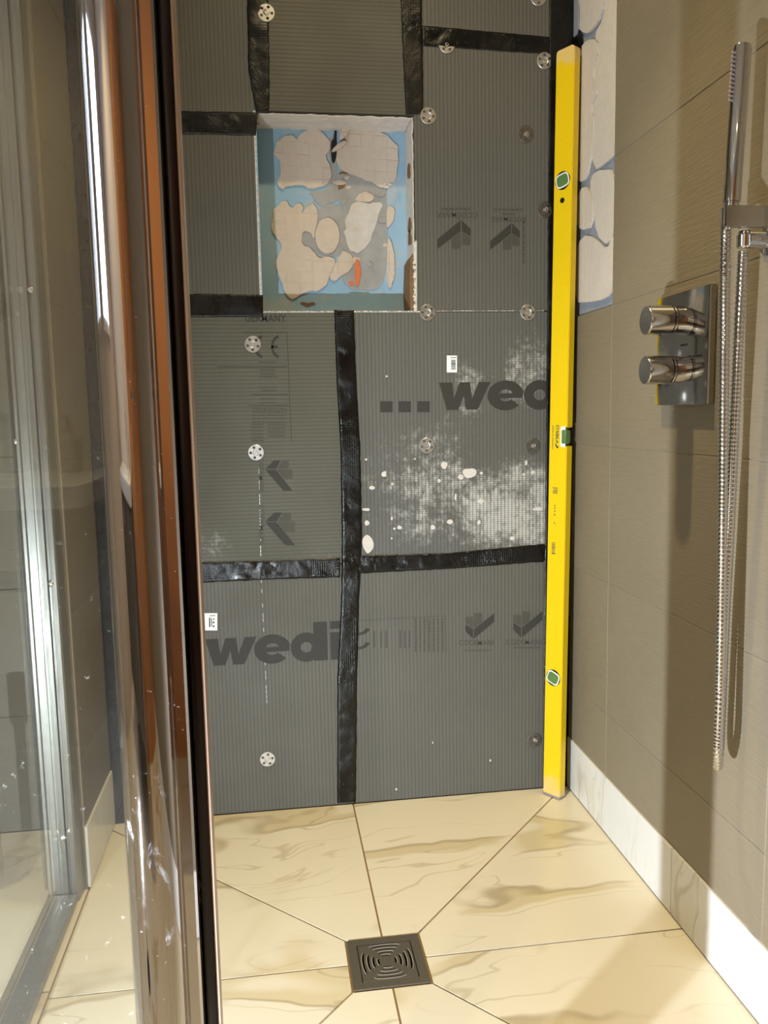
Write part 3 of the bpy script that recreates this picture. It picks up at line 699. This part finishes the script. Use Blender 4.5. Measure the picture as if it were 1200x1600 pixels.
# black tape lapping onto the bare strip near the ceiling
bm = bmesh.new(); P = rag(chaikin([RW(884, 118, .002), RW(905, 92, .002), RW(911, 60, .002), RW(905, 48, .002), RW(897, 62, .002), RW(893, -60, .002), (-.003, 2.1)]), .001)
done('sealing_tape', prism(bm, P, lambda u, v, hh: (.003-hh, min(u, -.003), v), 0, .002), 'black_tape', wall_right)
bm = bmesh.new(); P = [RW(889, -5), RW(905, -5), RW(905, 48), RW(897, 60), RW(890, 58)]
done('sealant_smear', prism(bm, chaikin(P), ON_RIGHT, -.001, .002), 'substrate', wall_right)
# marble skirting
base_r = done('baseboard_right', box(bmesh.new(), .004, .0125, REAR, -.002, 0, SK-.003), 'grout'); tag(base_r, 'white marble skirting along the right wall', kind='structure')
SY = [-.002, -.553, -1.153, -1.753, -2.353, REAR]
for a, b in zip(SY, SY[1:]): done('tile', box(bmesh.new(), -.004, .008, b+.0011, a-.0011, .003, SK-.001, bev=.0008, seg=1), 'marble_skirting', base_r)

# ------------------------------------------------------------------ other walls and ceiling
wp = done('wall_partition', box(bmesh.new(), LEFT-.085, LEFT-.0012, -.275, -.001, 0, CEIL), 'grout_grey'); tag(wp, 'short tiled wall at the left of the shower', kind='structure')
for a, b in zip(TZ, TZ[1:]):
    done('tile', box(bmesh.new(), LEFT-.01, LEFT, -.274, -.001, a+g, b-g, bev=.0008, seg=1), 'taupe_tile_shaded', wp)
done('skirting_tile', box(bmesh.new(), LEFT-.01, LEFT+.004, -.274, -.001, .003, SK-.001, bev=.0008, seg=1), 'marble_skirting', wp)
for a, b in zip(TZ, TZ[1:]):
    for x0, x1 in ((-1.815, LEFT-.085), (-2.415, -1.815), (FARLEFT, -2.415)):
        tile_box((x0+g, x1-g, -.001, .011, a+g if a > SK else .002, b-g), 'taupe_tile', wall_back)
wr = done('wall_rear', box(bmesh.new(), FARLEFT-.1, .12, REAR-.1, REAR, 0, CEIL), 'paint_cream'); tag(wr, 'cream painted wall behind the camera', kind='structure')
wl = done('wall_left', box(bmesh.new(), FARLEFT-.1, FARLEFT, REAR, .13, 0, CEIL), 'paint_cream'); tag(wl, 'cream painted left wall of the bathroom', kind='structure')
ce = done('ceiling', box(bmesh.new(), FARLEFT-.1, .12, REAR-.1, .13, CEIL, CEIL+.08), 'ceiling_white'); tag(ce, 'white bathroom ceiling', kind='structure')
# timber door behind the camera and a small frosted window
for nm, x0, x1, lab in (('door_1', -1.06, -.60, 'left leaf of the orange timber doors behind the camera'), ('door_2', -.50, -.04, 'right leaf of the orange timber doors behind the camera')):
    dr = boxo(nm, (x0, x1, REAR, REAR+.03, 0, 2.05), 'orange_timber'); tag(dr, lab, kind='structure')
    for z0, z1 in ((.2, .95), (1.1, 1.9)): boxo('door_panel', (x0+.08, x1-.08, REAR+.03, REAR+.038, z0, z1), 'orange_timber', dr, .006)
    xh = x1-.04 if x0 < -.9 else x0+.04; sg = -1 if x0 < -.9 else 1
    bm = lathe(bmesh.new(), (xh, REAR+.03, 1.02), (0, 1, 0), [(.022, 0), (.022, .006), (.009, .01), (.009, .045)], 20); box(bm, min(xh, xh+sg*.11), max(xh, xh+sg*.11), REAR+.068, REAR+.082, 1.01, 1.03); done('door_handle', bm, 'brushed_chrome', dr)
tr_ = boxo('trim_1', (-.60, -.50, REAR, REAR+.045, 0, 2.12), 'trim_pale', None, .004); tag(tr_, 'pale stile between the two timber doors', kind='structure')
wi = boxo('window_1', (FARLEFT, FARLEFT+.01, -2.3, -1.5, 1.25, 2.05), 'frosted_daylight'); tag(wi, 'frosted bathroom window in the left wall', kind='structure')
for b in ((-2.34, -2.3, 1.21, 2.09), (-1.5, -1.46, 1.21, 2.09), (-2.3, -1.5, 1.21, 1.25), (-2.3, -1.5, 2.05, 2.09), (-1.92, -1.88, 1.25, 2.05)): boxo('window_frame', (FARLEFT, FARLEFT+.04, *b), 'ceramic_white', wi, .003)

# ------------------------------------------------------------------ glass enclosure
PX, PY = -.834, -1.262
post = thing('door_post', (PX, PY, 0), 'tall polished chrome post at the edge of the glass panel', 'post')
prof = [(PX+.0245*math.cos(math.radians(a)), PY+.0245*math.sin(math.radians(a))) for a in range(40, 325, 6)]
prof += [(-.8135, -1.2775), (-.8115, -1.2795), (-.8035, -1.2795), (-.8015, -1.2775), (-.8005, -1.270), (-.7995, -1.268), (-.7995, -1.244), (-.803, -1.2425)]
done('chrome_profile', prism(bmesh.new(), ccw(prof), ON_FLOOR, .012, 2.05), 'chrome_post', post, True, ang=22)
boxo('seal', (-.7995, -.7905, -1.270, -1.246, .012, 2.05), 'seal_brown', post, .002)
boxo('edge_trim', (-.7905, -.7878, -1.269, -1.249, .012, 2.05), 'trim_pale', post, .0008)
boxo('base', (-.866, -.785, -1.30, -1.225, .0, .012), 'brushed_chrome', post, .002)
fg = thing('front_glass_panel', (-1.01, PY, 0), 'clear front glass panel left of the chrome post', 'glass panel')
boxo('pane', (-1.1622, -.8589, PY-.004, PY+.004, .022, 2.03), 'clear_glass', fg)
boxo('bottom_rail', (-1.1415, -.8665, PY-.013, PY+.013, 0, .025), 'aluminium', fg, .002)
sgp = thing('side_glass_panel', (-1.167, -.75, 0), 'glass side panel in an aluminium frame at the left', 'glass panel')
boxo('pane', (-1.171, -1.163, -1.2424, -.3165, .02, 2.03), 'side_glass', sgp)
bm = bmesh.new()      # ridged channel standing against the end of the short wall
P = [(-1.200, -.276), (-1.200, -.313), (-1.197, -.316), (-1.192, -.316), (-1.190, -.311), (-1.176, -.311), (-1.174, -.3135), (-1.160, -.3135), (-1.158, -.309), (-1.154, -.309), (-1.152, -.315), (-1.143, -.3155), (-1.140, -.312), (-1.138, -.276)]
prism(bm, ccw(P), ON_FLOOR, 0, 2.06); done('wall_channel', bm, 'aluminium', sgp, False)
boxo('seal', (-1.2045, -1.2005, -.318, -.280, .03, 2.05), 'black_rubber', sgp, .001)
boxo('bottom_rail', (-1.196, -1.142, -1.2424, -.3165, .0, .018), 'aluminium', sgp, .003)
boxo('rail_seal', (-1.1975, -1.196, -1.2424, -.3165, .0, .022), 'black_rubber', sgp)
boxo('corner_seal', (-1.1715, -1.1625, -1.268, -1.2425, 0.019, 2.03), 'clear_glass', sgp)
sm = lathe(bmesh.new(), (0, 0, 0), (0, -1, 0), [(.006, 0), (.006, .002), (.0045, .004), (.0015, .0045)], 16); sme = bpy.data.meshes.new('screw'); bmesh.ops.recalc_face_normals(sm, faces=sm.faces); sm.to_mesh(sme); sm.free(); sme.materials.append(MATS['galvanised'])
for f in sme.polygons: f.use_smooth = True
for px, py in ((48, 453), (25, 690), (80, 912), (108, 1298), (98, 1310)):
    p = unproject(px, py, 1, -.3125); link('screw', sme, None, sgp, True, (p.x+1.167, -.3125+.75, p.z))

# ------------------------------------------------------------------ drain
dx, dy = DC
dr_ = thing('floor_drain', (dx, dy, -.004), 'square dark steel floor drain with curved slots in the grate', 'drain')
bm = box(bmesh.new(), dx-DH, dx+DH, dy-DH, dy+DH, -.03, .0012, .0008, 1); cut = box(bmesh.new(), dx-.0495, dx+.0495, dy-.0495, dy+.0495, -.025, .01)
done('drain_frame', boolean(bm, cut), 'drain_steel', dr_)
bm = box(bmesh.new(), dx-.0482, dx+.0482, dy-.0482, dy+.0482, -.006, .0009, .0006, 1); cut = bmesh.new(); edges = bmesh.new()
for q in range(4):
    R = Matrix.Rotation(q*PI/2, 2)
    for k in range(4):
        d0 = .0145+.0083*k; hl = .0085+.0066*k; n = 10; A = []; B = []
        for i in range(n+1):
            s = -1+2*i/n; bul = .0022*(1-s*s)*(.4+.3*k); wd = .0017*math.sqrt(max(.05, 1-abs(s)**6))
            A.append((s*hl, d0+bul-wd)); B.append((s*hl, d0+bul+wd))
        poly = [tuple(R @ Vector(p)) for p in A+B[::-1]]; poly = [(dx+a, dy+b) for a, b in poly]
        prism(cut, ccw(poly), ON_FLOOR, -.02, .01)
        rim = [tuple(R @ Vector(p)) for p in ([(a, b+.0003) for a, b in B]+[(a, b+.0013) for a, b in B[::-1]])]
        prism(edges, ccw([(dx+a, dy+b) for a, b in rim]), ON_FLOOR, .0007, .0013)
gr = done('grate', boolean(bm, cut), 'drain_steel', dr_); done('slot_rim', edges, 'slot_edge', gr)
boxo('drain_well', (dx-.049, dx+.049, dy-.049, dy+.049, -.028, -.024), 'hole_black', dr_)

# ------------------------------------------------------------------ spirit level
bvec = Vector((.57, -.82, 0)).normalized(); top = Vector((.027, .010, 1.78)).normalized()
ex = (bvec-top*bvec.dot(top)).normalized(); ey = top.cross(ex)
lv = thing('spirit_level', (0, 0, 0), 'long yellow spirit level leaning upright in the corner', 'spirit level')
LO = Vector((-.0775, -.0315, .001)); M4 = Matrix(((ex.x, ey.x, top.x, LO.x), (ex.y, ey.y, top.y, LO.y), (ex.z, ey.z, top.z, LO.z), (0, 0, 0, 1)))
lv.matrix_world = M4
LW, LT, LH = .05, .023, 1.80
def lz(py, x=.025):          # height along the level seen at photo row py
    a, b = 0, 2.
    for _ in range(40):
        m = (a+b)/2
        if project(M4 @ Vector((x, 0, m)))[1] > py: a = m
        else: b = m
    return (a+b)/2
LH = lz(68, .05)
n0, n1 = lz(698, .05), lz(667, .05)
P = [(0, .006), (LW, .006), (LW, n0), (.041, n0+.003), (.036, n0+.006), (.036, n1-.006), (.041, n1-.003), (LW, n1), (LW, LH-.007), (LW-.003, LH-.002), (LW-.007, LH), (.007, LH-.002), (.002, LH-.005), (0, LH-.010)]
FACE = lambda u, v, h: (u, -h, v)
bm = prism(bmesh.new(), P, FACE, -LT, 0); bmesh.ops.bevel(bm, geom=[e for e in bm.edges if abs(e.verts[0].co.z-e.verts[1].co.z) > .3], offset=.0015, segments=2, affect='EDGES')
done('body', bm, 'level_yellow', lv, True, True)
done('end_cap', box(bmesh.new(), -.0008, LW+.0008, -.0008, LT+.0008, 0, .006, .001, 1), 'cap_grey', lv, True, True)
def oval(cx_, cz_, rx, rz, tilt, n=28, sq=2.6):
    out = []
    for i in range(n):
        t = 2*PI*i/n; c, s = math.cos(t), math.sin(t); a = rx*abs(c)**(2/sq)*(1 if c > 0 else -1); b = rz*abs(s)**(2/sq)*(1 if s > 0 else -1)
        out.append((cx_+a*math.cos(tilt)-b*math.sin(tilt), cz_+a*math.sin(tilt)+b*math.cos(tilt)))
    return out
for py, tilt in ((282, .22), (1059, -.35)):
    z = lz(py); 
    done('vial_bezel', prism(bmesh.new(), oval(.0245, z, .0205, .0205, 0, sq=2.), FACE, -.001, .0007), 'black_rubber', lv, False, True)
    vh = done('vial_ring', prism(bmesh.new(), oval(.0245, z, .0182, .0160, tilt, sq=3.6), FACE, 0, .0013), 'ring_white', lv, False, True)
    bm = prism(bmesh.new(), oval(.0245, z, .0152, .0128, tilt, sq=3.6), FACE, 0, .002); done('vial', bm, 'vial_green', lv, True, True)
z = lz(313); done('hang_hole', lathe(bmesh.new(), (.0245, .0005, z), (0, -1, 0), [(.006, 0), (.006, .0012), (.0045, .0013), (.004, .0009)], 20), 'hole_black', lv, True, True)
zc = (n0+n1)/2; hh = (n1-n0)/2
done('vial_ring', prism(bmesh.new(), [(.0325, zc-hh*.8), (.0345, zc-hh*1.05), (.046, zc-hh*1.05), (.046, zc+hh*1.05), (.0345, zc+hh*1.05), (.0325, zc+hh*.8)], FACE, -.001, .0008), 'ring_white', lv, False, True)
done('vial', box(bmesh.new(), .0355, .0485, -.0025, LT-.004, zc-hh*.72, zc+hh*.72, .003, 2), 'vial_green', lv, True, True)
bm = bmesh.new()
def ltext(body, x0, x1, y0, y1, bold=0.):
    za, zb = lz(y0), lz(y1); put_text(bm, body, (x0, za), (0, zb-za), (x1-x0, 0), FACE, .0006, bold)
ltext('STABILA', .0185, .0275, 664, 693, .012); ltext('MADE IN GERMANY', .0085, .0125, 665, 703)
done('lettering', bm, 'label_ink', lv, False, True); bm = bmesh.new()
z = lz(699)
for a, b in ((.018, .003), (.023, -.002), (.0205, -.001)): flat(bm, [(a, z+b), (a+.0035, z+b), (a+.0035, z+b+.005), (a, z+b+.005)], FACE, .0006)
z0, z1 = lz(771), lz(762)
for a, b, c_, d_ in ((.013, 0, .025, .12), (.013, .3, .025, .4), (.015, .55, .023, .66), (.013, .88, .026, 1), (.0245, 0, .026, 1)): flat(bm, [(a, z0+(z1-z0)*b), (c_, z0+(z1-z0)*b), (c_, z0+(z1-z0)*d_), (a, z0+(z1-z0)*d_)], FACE, .0006)
done('marking', bm, 'label_ink', lv, False, True)['kind'] = 'stuff'; bm = bmesh.new()
for y0, y1 in ((789, 791), (793, 795.5), (798, 800), (803, 806)): 
    za, zb = lz(y1), lz(y0); flat(bm, [(.0185, za), (.0212, za), (.0212, zb), (.0185, zb)], FACE, .0006)
done('marking', bm, 'label_ink', lv, False, True)['kind'] = 'stuff'; bm = bmesh.new()
z = lz(817); flat(bm, [(.0165, z-.004), (.0195, z+.003), (.0225, z-.004), (.0195, z-.001)], FACE, .0006); done('marking', bm, 'label_ink', lv, False, True)['kind'] = 'stuff'; bm = bmesh.new()
z0, z1 = lz(866), lz(848); v = 0
while v < 1:
    l = random.choice((.04, .07, .1)); a, b = z0+(z1-z0)*v, z0+(z1-z0)*min(1, v+l); flat(bm, [(.013, a), (.023, a), (.023, b), (.013, b)], FACE, .0006); v += l+random.choice((.05, .08))
done('barcode', bm, 'label_ink', lv, False, True)

# ------------------------------------------------------------------ shower valve
sv = thing('shower_valve', (0, -.561, 1.064), 'chrome two-knob shower valve on a square plate', 'shower valve')
boxo('plate', (-.014, -.0005, -.652, -.470, .966, 1.160), 'plate_chrome', sv, .0012)
for z, r in ((1.112, .0252), (1.027, .0247)):
    k = done('knob', lathe(bmesh.new(), (-.014, -.561, z), (-1, 0, 0), [(r*.95, 0), (r*.95, .0155), (r*.86, .016), (r*.86, .018), (r, .0185), (r, .0215), (r*.88, .022), (r*.88, .0235), (r, .024), (r, .0635), (r*.97, .065)], 48), 'chrome', sv, True, ang=25)
    done('knob_face', lathe(bmesh.new(), (-.079, -.561, z), (-1, 0, 0), [(r*.93, 0), (r*.92, .0004)], 48), 'brushed_chrome', k)
    done('index_pin', lathe(bmesh.new(), (-.052, -.561, z-r), (0, 0, -1), [(.0016, -.001), (.0014, .002)], 10), 'lamp_black', k)
bm = bmesh.new()
for k in range(4): flat(bm, [(-.583+.006*k, 1.067), (-.580+.006*k, 1.067), (-.580+.006*k, 1.0705), (-.583+.006*k, 1.0705)], ON_RIGHT, .0145)
done('marking', bm, 'lamp_black', sv)['kind'] = 'stuff'

# ------------------------------------------------------------------ hand shower, bracket, hose
WY = -.79
p0 = unproject(1140.5, 352, 1, WY); p1 = unproject(1160.5, 71, 1, WY); ax = (p1-p0); L = ax.length; ax.normalize()
hs = thing('hand_shower', p0, 'slim chrome wand handset resting in the wall bracket', 'hand shower')
off = (unproject(1141, 318, 1, WY)-p0).length
done('wand', lathe(bmesh.new(), p0, ax, [(.0085, 0), (.0105, .003), (.0105, off-.001), (.0098, off), (.0098, off+.0012), (.0122, off+.002), (.0122, L-.003), (.0108, L), (.004, L+.0004)], 36), 'chrome', hs, True, ang=30)
side = Vector((-1, -.25, 0)); side = (side-ax*side.dot(ax)).normalized()
bm = bmesh.new(); q0 = unproject(1146, 158, 1, WY); q1 = unproject(1152, 84, 1, WY); t0, t1 = (q0-p0).dot(ax), (q1-p0).dot(ax)
for i in range(12):
    c = p0+ax*(t0+(t1-t0)*i/11)+side*.0105; lathe(bm, c, side, [(.0019, 0), (.0017, .0075), (.0012, .008)], 8)
done('nozzle', bm, 'cap_grey', hs)['kind'] = 'stuff'
br = thing('shower_bracket', (0, WY, 1.235), 'chrome wall bracket and hose outlet at the right edge', 'bracket')
bx0 = unproject(1135, 335, 1, -.812).x; bz0 = unproject(1165, 354, 1, -.812).z; bz1 = unproject(1165, 320, 1, -.812).z
boxo('arm', (bx0, -.0005, -.812, -.802, bz0, bz1), 'brushed_chrome', br, .0015)
bm = bmesh.new(); n = 22; ring = []
cz = (p0+ax*.02)
for i in range(n+1):
    a = math.radians(90+25+(310)*i/n*.62); ring.append(a)
clip = [(cz.x+.0145*math.cos(a), WY+.0145*math.sin(a)) for a in ring]+[(cz.x+.0118*math.cos(a), WY+.0118*math.sin(a)) for a in ring[::-1]]
prism(bm, ccw(clip), ON_FLOOR, bz0, bz1); done('clip', bm, 'chrome', br, True)
e = unproject(1163, 372, 1, -.785)
bm = lathe(bmesh.new(), (e.x, -.785, bz0-.0005), (0, 0, -1), [(.0085, 0), (.0085, .004), (.0105, .005), (.0105, .022), (.009, .024)], 24); done('outlet_nut', bm, 'chrome', br, True)
bm = lathe(bmesh.new(), (-.0005, -.792, bz0-.014), (-1, 0, 0), [(.022, 0), (.022, .004), (.012, .006), (.012, -e.x)], 28); done('outlet_elbow', bm, 'chrome', br, True)
Lp = [unproject(px, py, 1, WY) for px, py in ((1134, 353), (1132.5, 430), (1131, 600), (1129.5, 800), (1127.5, 950), (1125, 1080), (1122, 1165))]
Rp = [unproject(px, py, 1, y) for px, py, y in ((1124, 1168, -.752), (1128, 1080, -.752), (1133, 960, -.756), (1139, 850, -.762), (1147, 680, -.772), (1154, 530, -.78), (1161, 392, -.785))]
pb = unproject(1121.5, 1197, 1, -.772)
hose = sweep(bmesh.new(), catmull(Lp+[pb]+Rp, .0016), lambda i, s: .0066+(.0011 if (i % 4) in (1, 2) else 0), 12)
o = done('shower_hose', hose, 'chrome', None, True, ang=60); tag(o, 'ribbed metal shower hose hanging in a narrow loop', 'hose')

# ------------------------------------------------------------------ left of the glass, and the vanity the glass mirrors
tb = thing('toilet_brush', (-1.335, -.185, 0), 'chrome toilet brush stand behind the side glass', 'toilet brush')
done('base', lathe(bmesh.new(), (-1.335, -.185, 0), (0, 0, 1), [(.066, 0), (.066, .005), (.06, .009), (.02, .012)], 40), 'brushed_chrome', tb, True)
done('pole', lathe(bmesh.new(), (-1.335, -.185, .01), (0, 0, 1), [(.011, 0), (.011, .25)], 20), 'brushed_chrome', tb, True)
done('grip', lathe(bmesh.new(), (-1.335, -.185, .26), (0, 0, 1), [(.011, 0), (.018, .004), (.018, .095), (.015, .1)], 24), 'lamp_black', tb, True)
done('cap', lathe(bmesh.new(), (-1.335, -.185, .36), (0, 0, 1), [(.019, 0), (.019, .008), (.012, .012)], 24), 'brushed_chrome', tb, True)

va = thing('vanity_unit', (-1.65, -2.66, 0), 'white topped vanity unit mirrored in the front glass', 'vanity')
boxo('cabinet', (-2.15, -1.14, REAR+.002, -2.40, .25, .77), 'cabinet_taupe', va, .002)
for x0, x1 in ((-2.14, -1.65), (-1.64, -1.15)):
    d_ = boxo('drawer_front', (x0, x1, -2.40, -2.384, .26, .76), 'cabinet_taupe', va, .002); boxo('handle', (x0+.15, x1-.15, -2.384, -2.37, .70, .712), 'brushed_chrome', d_, .002)
bm = box(bmesh.new(), -2.18, -1.12, REAR+.002, -2.37, .775, .825, .006); cut = box(bmesh.new(), -1.95, -1.35, -2.82, -2.44, .79, .9, .02, 3)
done('basin_top', boolean(bm, cut), 'ceramic_white', va, True, ang=30)
tp = thing('basin_tap', (-1.42, -2.85, .826), 'chrome mixer tap standing on the vanity top', 'tap')
done('body', lathe(bmesh.new(), (-1.42, -2.85, .826), (0, 0, 1), [(.026, 0), (.026, .006), (.02, .01), (.02, .12), (.022, .125), (.022, .15), (.018, .155)], 24), 'chrome', tp, True)
done('spout', sweep(bmesh.new(), [(-1.42, -2.84, .915), (-1.42, -2.76, .925), (-1.42, -2.71, .92), (-1.42, -2.70, .9)], lambda i, s: .011, 12), 'chrome', tp, True)
done('lever', sweep(bmesh.new(), [(-1.42, -2.85, .985), (-1.42, -2.8, 1.0), (-1.42, -2.76, 1.01)], lambda i, s: .006, 10), 'chrome', tp, True)
sd = thing('soap_dispenser', (-1.25, -2.84, .826), 'small pale soap dispenser beside the basin tap', 'soap dispenser')
done('bottle', lathe(bmesh.new(), (-1.25, -2.84, .826), (0, 0, 1), [(.03, 0), (.033, .004), (.033, .085), (.012, .1), (.012, .11)], 24), 'soap_clear', sd, True)
done('pump', sweep(bmesh.new(), [(-1.25, -2.84, .935), (-1.25, -2.84, .965), (-1.25, -2.825, .972), (-1.25, -2.79, .966)], lambda i, s: .005, 10), 'chrome', sd, True)

# ------------------------------------------------------------------ lamps
def downlight(loc, beams, label):
    x, y, z = loc
    t = thing('downlight', (x, y, CEIL), label, 'ceiling light', 'recessed downlights')
    done('rim', lathe(bmesh.new(), (x, y, CEIL), (0, 0, -1), [(.05, 0), (.05, .004), (.044, .008), (.036, .004)], 32, False), 'ceramic_white', t, True)
    done('lens', lathe(bmesh.new(), (x, y, CEIL-.001), (0, 0, -1), [(.036, 0), (.036, .002)], 28), 'warm_lens', t)
    for energy, cone in beams: lamp('downlight_lamp', 'SPOT', (x, y, z), energy, WARM, .018, cone, (x, y, 0))
downlight(SHOWER_LIGHT, ((P_SPILL, 150), (P_BEAM, 68)), 'warm recessed downlight above the shower tray')
downlight(FILL_LIGHTS[0], ((P_FILL, 140),), 'warm fill downlight added above the camera position')  # added fill for the unseen bathroom
downlight(FILL_LIGHTS[1], ((P_VANITY_FILL, 120),), 'warm fill downlight added above the vanity unit')  # added to brighten the vanity top mirrored in the front glass
wk = thing('work_light', (WORK_LIGHT.x, WORK_LIGHT.y, 0), 'small cool white work light standing on the bathroom floor', 'work light')
x, y, z = WORK_LIGHT
aim = Vector((.0, -.12, .36)); dv = (aim-WORK_LIGHT).normalized()
done('head', lathe(bmesh.new(), WORK_LIGHT-dv*.045, dv, [(.02, 0), (.028, .006), (.03, .03), (.03, .034)], 24), 'lamp_black', wk, True)
done('lens', lathe(bmesh.new(), WORK_LIGHT-dv*.011, dv, [(.026, 0), (.024, .002)], 24), 'cool_lens', wk)
done('stem', lathe(bmesh.new(), (x-dv.x*.03, y-dv.y*.03, .01), (0, 0, 1), [(.008, 0), (.008, .215)], 14), 'lamp_black', wk, True)
done('foot', lathe(bmesh.new(), (x-dv.x*.03, y-dv.y*.03, 0), (0, 0, 1), [(.06, 0), (.06, .006), (.02, .014)], 28), 'lamp_black', wk, True)
lamp('work_lamp', 'SPOT', WORK_LIGHT, P_WORK, COOL, .008, 104, aim)
